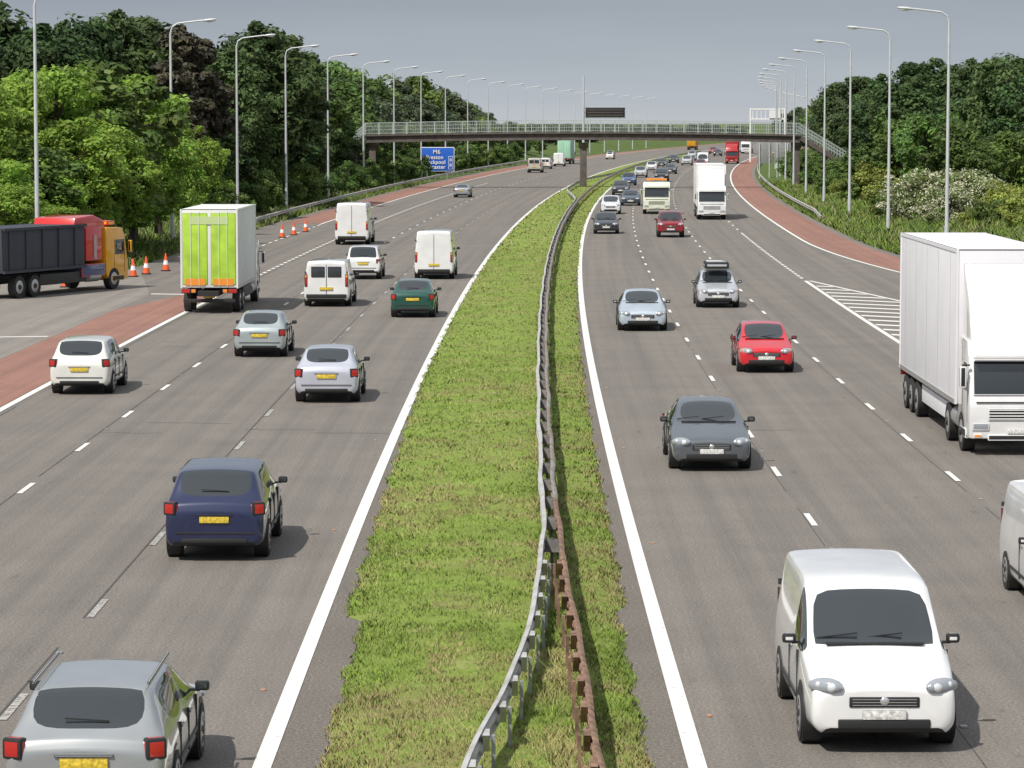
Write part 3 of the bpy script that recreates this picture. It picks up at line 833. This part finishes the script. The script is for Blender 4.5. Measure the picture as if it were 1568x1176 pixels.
# left carriageway (rear views)
vehicle('estate','silver_estate_car',(.36,.38,.39),36.6,-5.15,True,.35,sc=1.12)
vehicle('mpv','dark_blue_car',(.014,.022,.075),58.9,-5.75,True,.2,sc=1.10)
vehicle('hatch','silver_car',(.56,.58,.66),92.3,-5.6,True,.3,sc=1.12)
vehicle('hatch','silver_hatchback_car',(.46,.52,.53),110.2,-9.1,True,.4,sc=1.09)
vehicle('mpv','white_hatchback_car',(.72,.72,.68),95.,-13.45,True,.0,sc=1.06)
M_LIME=pmat('lime_green_doors',(.42,.66,.06),.45,noise=.25,nscale=1.5)
lorry('box_truck',135.5,-13.4,True,WHITE,(.70,.72,.68),L=10.5,H=4.6,artic=False,rearpanel=M_LIME)
vehicle('smallvan','white_van',WHITE,140.5,-8.5,True,sc=1.15)
vehicle('suv','white_offroad_car',WHITE,164.5,-8.0,True)
vehicle('van','white_panel_van',WHITE,164.8,-4.2,True,sc=1.08)
vehicle('hatch','dark_green_car',(.012,.08,.06),132.5,-4.3,True,.2,sc=1.10)
vehicle('van','white_panel_van',WHITE,211,-11.0,True,sc=1.20)
vehicle('saloon','silver_saloon_car',SILV,341,-5.6,True,.6)
vehicle('smallvan','beige_van',(.5,.48,.42),505,3.7,True,sc=1.3)
vehicle('smallvan','white_van',WHITE,545,5.9,True)
vehicle('van','white_panel_van',WHITE,575,8.7,True)
lorry('green_box_truck',604,10.2,True,(.05,.25,.15),(.35,.6,.45),L=12,H=4.6,artic=False)
vehicle('hatch','silver_hatchback_car',SILV,720,23.,True,.4); vehicle('hatch','white_car',WHITE,680,21.6,True)
# slip-road tipper
lorry('tipper_truck',0,0,True,(.88,.42,.02),(.055,.06,.075),L=11.,artic=False,tipper=True,rz=-.40)
tip=bpy.data.objects['tipper_truck']; tip.location=(-23.1,151.5,.012); tip.scale=(1.07,1.07,1.07)
redp=paint((.62,.02,.02),0.,'red_crane_paint')
b=B(); b.prism([(3.6,2.97),(3.5,3.30),(2.6,3.55),(.9,3.45),(.7,2.9),(1.62,2.9)],-1.1,1.1,redp,.10)
b.box((0,2.5,2.2),(2.3,1.5,1.6),redp,.10); b.box((0,2.3,.98),(2.45,2.1,.6),paint((.02,.05,.18),0.,'blue_tank_paint'),.05)
b.cyl((1.17,2.5,1.5),(1.17,2.5,2.6),.09,.09,M_TRIM)
b.box((0,4.4,3.12),(1.9,.7,.22),paint((.88,.42,.02),0.,'amber_roof'),.06)
b.obj('red_crane',tip)
# right carriageway (fronts)
vehicle('smallvan','white_van',WHITE,40.9,5.0,False,sc=1.13)
vehicle('saloon','dark_grey_saloon_car',(.13,.145,.16),74.2,4.85,False,.4,sc=1.12)
vehicle('hatch','red_car',(.60,.014,.025),103.3,8.6,False,.0,sc=1.10)
vehicle('saloon','silver_saloon_car',(.52,.60,.68),124.,5.3,False,.3,sc=1.12)
vehicle('hatch','silver_car',(.58,.60,.64),139.5,9.4,False,.3,roofbox=True,sc=1.12)
vehicle('hatch','black_car',(.03,.035,.045),231,7.1,False,.2,sc=1.1)
vehicle('suv','dark_red_car',(.28,.012,.02),224,11.6,False,.1,cladding=True,sc=1.1)
vehicle('mpv','white_car',(.68,.7,.74),280,9.0,False)
vehicle('saloon','dark_blue_saloon_car',(.05,.07,.11),308,11.9,False,.3,sc=1.1)
lorry('recovery_truck',280,13.2,False,(.72,.76,.62),(.15,.45,.25),L=8,H=3.0,artic=False,beacon=True,flat=True)
lorry('white_lorry',264,17.2,False,WHITE,WHITE,L=13,H=4.7)
lorry('articulated_lorry',77.5,12.85,False,WHITE,(.76,.75,.78),L=14.4,H=5.15)
vehicle('smallvan','white_van',WHITE,51.5,9.95,False)
def fx(dn,off): return C(dn)+off
for (kind,nm,col,dn,off) in (('hatch','dark_car',(.03,.035,.05),352,4.9),('saloon','grey_car',(.2,.2,.22),372,8.8),('hatch','blue_car',(.05,.1,.25),405,4.8),('mpv','black_car',(.02,.02,.025),430,8.8),
   ('hatch','silver_car',SILV,462,5.),('saloon','dark_car',(.04,.045,.06),492,8.8),('hatch','white_car',WHITE,520,4.9),('hatch','red_car',(.3,.02,.02),548,12.6),('saloon','black_car',(.02,.02,.02),566,5.),
   ('mpv','silver_car',SILV,590,8.8),('hatch','dark_car',(.03,.04,.05),620,5.),('van','white_panel_van',WHITE,560,12.7),('saloon','grey_car',(.15,.16,.18),655,8.8),('hatch','silver_car',SILV,700,5.),('hatch','dark_car',(.03,.03,.03),740,9.),('mpv','red_car',(.35,.02,.02),790,5),('hatch','silver_car',SILV,830,9.)):
    vehicle(kind,nm,col,dn,fx(dn,off),False,.2,sc=1.15)
lorry('red_lorry',610,fx(610,17.),False,(.4,.015,.015),(.35,.02,.02),L=12,H=4.3)
lorry('white_lorry',800,fx(800,13.),False,WHITE,WHITE,L=13,H=4.6)
lorry('yellow_truck',900,fx(900,-9.),True,(.6,.3,.02),(.6,.3,.02),L=9,H=3.6,artic=False)

# ---------------------------------------------------------------- trees
def tree_mesh(name,H,R,ncl,lpc,ls,seed,leafmat,low=.18,flower=0.,conic=0.):
    g=np.random.default_rng(seed)
    cz=H*(low+1)/2; rz=H*(1-low)/2
    cc=[];cr=[]
    while len(cc)<ncl:
        p=g.normal(size=3); p/=np.linalg.norm(p); r=g.uniform(.25,1)**.45
        q=p*r
        lump=1+.24*math.sin(3*math.atan2(q[1],q[0])+seed)+.18*math.sin(5*q[2]+seed*2+2*math.atan2(q[1],q[0]))
        taper=1-conic*(q[2]+1)/2
        cc.append((q[0]*R*.82*lump*taper,q[1]*R*.82*lump*taper,cz+q[2]*rz*.88*(1+.06*g.normal()))); cr.append(R*g.uniform(.11,.32)*(taper**.5))
    cc=np.array(cc);cr=np.array(cr)
    n=ncl*lpc; ci=np.repeat(np.arange(ncl),lpc)
    nrm=g.normal(size=(n,3)); nrm/=np.linalg.norm(nrm,axis=1)[:,None]
    rad=cr[ci]*g.uniform(.35,1.2,n)**.6
    pos=cc[ci]+nrm*rad[:,None]*np.array([1,1,.7])
    fn=nrm*.8+g.normal(size=(n,3))*.4+np.array([0,0,.55]); fn/=np.linalg.norm(fn,axis=1)[:,None]
    t=np.cross(fn,g.normal(size=(n,3))); t/=np.linalg.norm(t,axis=1)[:,None]; bt=np.cross(fn,t)
    sz=ls*g.uniform(.5,1.3,n)
    v=np.zeros((n,4,3)); v[:,0]=pos-t*sz[:,None]; v[:,1]=pos-bt*(sz*.55)[:,None]; v[:,2]=pos+t*sz[:,None]+np.array([0,0,-.15])*sz[:,None]; v[:,3]=pos+bt*(sz*.55)[:,None]
    cb=g.uniform(.65,1.3,ncl)[ci]*g.uniform(.75,1.25,n)
    col=np.ones((n,4,4)); tint=np.stack([cb*g.uniform(.88,1.2,n),cb,cb*g.uniform(.7,1.2,n)],1)
    if flower>0:
        fl=(g.uniform(0,1,n)<flower*(.3+1.4*(g.uniform(0,1,ncl)[ci])))&(rad>cr[ci]*.8)
        tint[fl]=np.array([4.9,3.1,10.])*g.uniform(.8,1.2,(fl.sum(),1))
    col[:,:,:3]=tint[:,None,:]
    V=v.reshape(-1,3); Fc=[(4*i,4*i+1,4*i+2,4*i+3) for i in range(n)]; CO=col.reshape(-1,4)
    verts=[tuple(p) for p in V]; midx=[0]*n; cols=[CO]
    def limb(p0,p1,r0,r1,sg=6):
        p0=Vector(p0);p1=Vector(p1); q=(p1-p0).to_track_quat('Z','Y'); base=len(verts)
        for p,r in ((p0,r0),(p1,r1)):
            for k in range(sg):
                a=2*math.pi*k/sg; verts.append(tuple(p+q@Vector((math.cos(a)*r,math.sin(a)*r,0))))
        for k in range(sg): Fc.append((base+k,base+(k+1)%sg,base+sg+(k+1)%sg,base+sg+k)); midx.append(1)
        cols.append(np.ones((2*sg,4)))
    tr=H*.022
    k0=(0,0,-.8);k1=(H*.01,0,H*.35);k2=(-H*.015,H*.01,H*.78)
    limb(k0,k1,tr*1.3,tr); limb(k1,k2,tr,tr*.3)
    for i in range(min(ncl,16)):
        a=Vector(k1).lerp(Vector(k2),g.uniform(0,.7)); b2=Vector(cc[i]); limb(a,b2,tr*.45,tr*.12,5)
    return mesh_obj(name,verts,Fc,[leafmat,M_BARK],cols=np.concatenate(cols),midx=midx,link=False)
bright=[tree_mesh('bright_tree_mesh%d'%i,12,4.4,95,170,.21,20+i,M_LEAFB,low=.05) for i in range(3)]
dark=[tree_mesh('dark_tree_mesh%d'%i,17,5.6,95,125,.33,40+i,M_LEAFD,low=.12) for i in range(4)]
darkf=[]
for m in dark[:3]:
    c=m.copy(); c.name='hazed_far_tree_mesh'; c.materials[0]=M_LEAFF; darkf.append(c)  # same dark crowns, with leaves whose colour has the haze painted in
mid=[tree_mesh('mid_tree_mesh%d'%i,11,4.4,70,110,.29,60+i,M_LEAFM,low=.05) for i in range(3)]
purp=[tree_mesh('purple_tree_mesh',17,4.2,90,130,.30,81,M_LEAFP,low=.05,conic=.6)]
bush=[tree_mesh('bush_mesh%d'%i,4.6,3.0,45,150,.17,90+i,M_LEAFM,low=-.15) for i in range(2)]
bushy=[tree_mesh('yellow_bush_mesh',4.2,3.2,45,150,.17,97,M_LEAFY,low=-.15)]
M_LEAFH=attr_mat('hawthorn_leaves',(.13,.20,.045),.3,.0)
haw=[tree_mesh('hawthorn_mesh',5.0,3.1,60,210,.12,99,M_LEAFH,low=-.15,flower=.62)]
def plant(name,meshes,X,d,H,base,z0=1.0,wf=1.0):
    me=rnd.choice(meshes)
    o=bpy.data.objects.new(name,me); scene.collection.objects.link(o)
    s_=H/base; w_=s_*wf*rnd.uniform(.9,1.15)
    o.location=(X,d,z0); o.scale=(w_,w_*rnd.uniform(.9,1.1),s_); o.rotation_euler=(0,0,rnd.uniform(0,6.28))
    return o
def plant_uv(name,meshes,u,v,d,base,z0=1.5,wf=1.):
    z=HC+(HY-v)*d/F; return plant(name,meshes,(u-CX)*d/F,d,z-z0,base,z0,wf)
for (u,v,d,wf) in ((-30,110,176,1.),(25,95,184,1.),(85,75,190,1.),(150,62,197,1.05),(205,92,205,1.),(245,145,214,1.),(285,185,226,1.),(318,215,238,1.),(120,170,184,1.2),(50,200,178,1.3),(185,190,192,1.2),(-10,230,172,1.4),(240,250,208,1.3),(95,260,178,1.5),(150,290,186,1.5),(205,300,196,1.5),(285,290,222,1.5),(15,270,166,1.6),(60,300,170,1.6)):
    plant_uv('broadleaf_tree',bright if rnd.random()<.92 else mid,u,v,d,12,1.2,wf)
for (u,v,d) in ((-20,70,225),(30,48,235),(75,22,245),(125,8,250),(180,2,255),(225,8,262),(395,20,300),(430,40,310),(360,60,290)):
    plant_uv('woodland_tree',dark,u,v,d,17)
for (u,v,d) in ((280,10,258),(310,28,262),(262,60,245)):
    plant_uv('purple_leaved_tree',purp,u,v,d,17)
d=262.
while d<700:
    for o,hh,ms,bs,nm in ((27.5,8.5,mid,11,'broadleaf_tree'),(31.5,13.,dark,17,'woodland_tree'),(37,16.0,dark,17,'woodland_tree'),(45,17.,dark,17,'woodland_tree')):
        hf=1. if d<560 else max(.45,1-(d-560)/260.)
        if o<30 and rnd.random()<.4: ms=dark;bs=17
        if o>30 and rnd.random()<.12: ms=mid;bs=11
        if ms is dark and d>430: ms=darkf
        plant(nm,ms,C(d)-2.9-o+rnd.uniform(-1.2,1.2),d+rnd.uniform(-3,3),hh*hf*rnd.uniform(.82,1.13),bs,1.,1.1)
    d+=9+d*.010
d=235.
while d<620:
    plant('verge_shrub',bush,C(d)-26.5-rnd.uniform(0,1.5),d,rnd.uniform(2.2,4.4),4.6,.4); d+=rnd.uniform(5,9)
d=310.
while d<760:
    for o,hh in ((34,11.),(40,13.),(48,14.5)):
        hf=1.
        if d>600: hf=.9
        ms,bs=(dark,17) if rnd.random()<.85 else (mid,11)
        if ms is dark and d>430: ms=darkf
        plant('woodland_tree',ms,C(d)+2.9+o+rnd.uniform(-1.5,1.5)-(8 if d>640 else 0),d+rnd.uniform(-3,3),hh*hf*rnd.uniform(.82,1.15),bs,1.2,1.1)
    d+=9+d*.010
for (u,v,d) in ((1560,108,300),(1520,82,320),(1480,80,330),(1440,78,345),(1400,84,350),(1600,120,290),(1350,105,400),(1320,108,430),(1280,118,480)):
    plant_uv('woodland_tree',dark,u,v,d,17)
for (u,v,d) in ((1420,160,290),(1470,175,280),(1380,175,300),(1330,215,320),(1290,235,345),(1540,190,270),(1500,215,262),(1260,245,370)):
    plant_uv('broadleaf_tree',mid,u,v,d,11,1.)
for (u,v,d,ms,nm) in ((1395,262,246,haw,'hawthorn_bush'),(1432,256,240,haw,'hawthorn_bush'),(1472,258,236,haw,'hawthorn_bush'),(1505,272,232,haw,'hawthorn_bush'),(1450,285,228,haw,'hawthorn_bush'),(1365,285,252,bush,'green_bush'),(1348,300,258,bush,'green_bush'),
      (1540,268,225,bushy,'green_bush'),(1570,280,215,bushy,'green_bush'),(1520,300,215,bush,'green_bush'),(1560,312,205,bushy,'green_bush'),(1490,312,220,bushy,'green_bush'),(1600,290,205,bush,'green_bush'),(1310,262,300,bush,'green_bush'),(1285,270,320,bushy,'green_bush'),(1335,240,300,bushy,'green_bush'),(1360,262,262,bushy,'green_bush')):
    plant_uv(nm,ms,u,v,d,4.6,.7,1.05)
d=330.
while d<650:
    plant('verge_shrub',bush,C(d)+27.5+rnd.uniform(0,2.5),d,rnd.uniform(2.,4.),4.6,.5); d+=rnd.uniform(7,12)
# distant belt of trees: one object
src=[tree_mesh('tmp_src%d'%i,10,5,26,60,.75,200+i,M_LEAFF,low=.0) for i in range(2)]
arrs=[]
for m in src:
    co=np.empty(len(m.vertices)*3,dtype=np.float32); m.vertices.foreach_get('co',co); co=co.reshape(-1,3)
    ca=np.empty(len(m.vertices)*4,dtype=np.float32); m.color_attributes['Col'].data.foreach_get('color',ca)
    arrs.append((co,ca.reshape(-1,4),[tuple(p.vertices) for p in m.polygons],[p.material_index for p in m.polygons]))
base=0; VV=[];CC=[];FF=[];MM=[]
for k in range(190):
    u=rnd.uniform(700,1260); d=rnd.uniform(800,1500); X=(u-CX)*d/F
    if abs(X-C(d))<38: X+=rnd.choice((-75,75))
    if abs(X-C(d))<34: continue
    co,ca,ff,mm=arrs[k%2]; s_=rnd.uniform(.5,.9); a=rnd.uniform(0,6)
    R=np.array([[math.cos(a),-math.sin(a),0],[math.sin(a),math.cos(a),0],[0,0,1]])
    VV.append(co@R.T*np.array([1.7*s_,1.7*s_,s_*.8])+np.array([X,d,1.])); CC.append(ca)
    FF+=[tuple(i+base for i in f) for f in ff]; MM+=mm; base+=len(co)
VV=np.concatenate(VV)
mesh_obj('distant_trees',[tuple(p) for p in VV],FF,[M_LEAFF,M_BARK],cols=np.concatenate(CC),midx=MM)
for m in src: bpy.data.meshes.remove(m)

# ---------------------------------------------------------------- light and sky
az=math.atan2(-.62,-.78); EL=math.radians(52)
sd=Vector((math.sin(az)*math.cos(EL),math.cos(az)*math.cos(EL),math.sin(EL)))
su=bpy.data.lights.new('sun','SUN'); su.energy=4.4; su.angle=math.radians(.6); su.color=(1,.955,.88)
so=bpy.data.objects.new('sun',su); scene.collection.objects.link(so); so.rotation_euler=sd.to_track_quat('Z','Y').to_euler()
w=bpy.data.worlds.new('World'); scene.world=w; w.use_nodes=True; nt=w.node_tree; nt.nodes.clear()
out=nt.nodes.new('ShaderNodeOutputWorld')
sky=nt.nodes.new('ShaderNodeTexSky'); sky.sky_type='NISHITA'; sky.sun_disc=False; sky.sun_elevation=EL; sky.sun_rotation=az; sky.air_density=1.3; sky.dust_density=2.5
bg=nt.nodes.new('ShaderNodeBackground'); bg.inputs['Strength'].default_value=.09; nt.links.new(sky.outputs[0],bg.inputs['Color'])
tc=nt.nodes.new('ShaderNodeTexCoord'); sp=nt.nodes.new('ShaderNodeSeparateXYZ'); nt.links.new(tc.outputs['Generated'],sp.inputs[0])
base_=ramp(nt,sp.outputs['Z'],[(0.,(.60,.63,.67)),(.015,(.48,.53,.59)),(.040,(.345,.39,.465)),(.3,(.46,.49,.54)),(1.,(.68,.71,.76))])
mp=nt.nodes.new('ShaderNodeMapping'); mp.inputs['Scale'].default_value=(4,4,45); nt.links.new(tc.outputs['Generated'],mp.inputs['Vector'])
cl=ramp(nt,noise_node(nt,mp.outputs[0],1.1,5,.55),[(.3,(.92,.93,.95)),(.7,(1.06,1.06,1.05))])
bg2=nt.nodes.new('ShaderNodeBackground'); bg2.inputs['Strength'].default_value=1.; nt.links.new(mul(nt,base_,cl),bg2.inputs['Color'])
mx=nt.nodes.new('ShaderNodeMixShader'); mx.inputs[0].default_value=.85
nt.links.new(bg.outputs[0],mx.inputs[1]); nt.links.new(bg2.outputs[0],mx.inputs[2]); nt.links.new(mx.outputs[0],out.inputs['Surface'])

cam=bpy.data.cameras.new('camera'); co=bpy.data.objects.new('camera',cam); scene.collection.objects.link(co)
cam.lens=36*F/1568.; cam.sensor_width=36; cam.clip_start=.5; cam.clip_end=9000
co.location=(0,0,HC); co.rotation_euler=(math.pi/2-PITCH,0,0)
scene.camera=co
scene.view_settings.view_transform='Standard'; scene.view_settings.look='None'; scene.view_settings.exposure=0
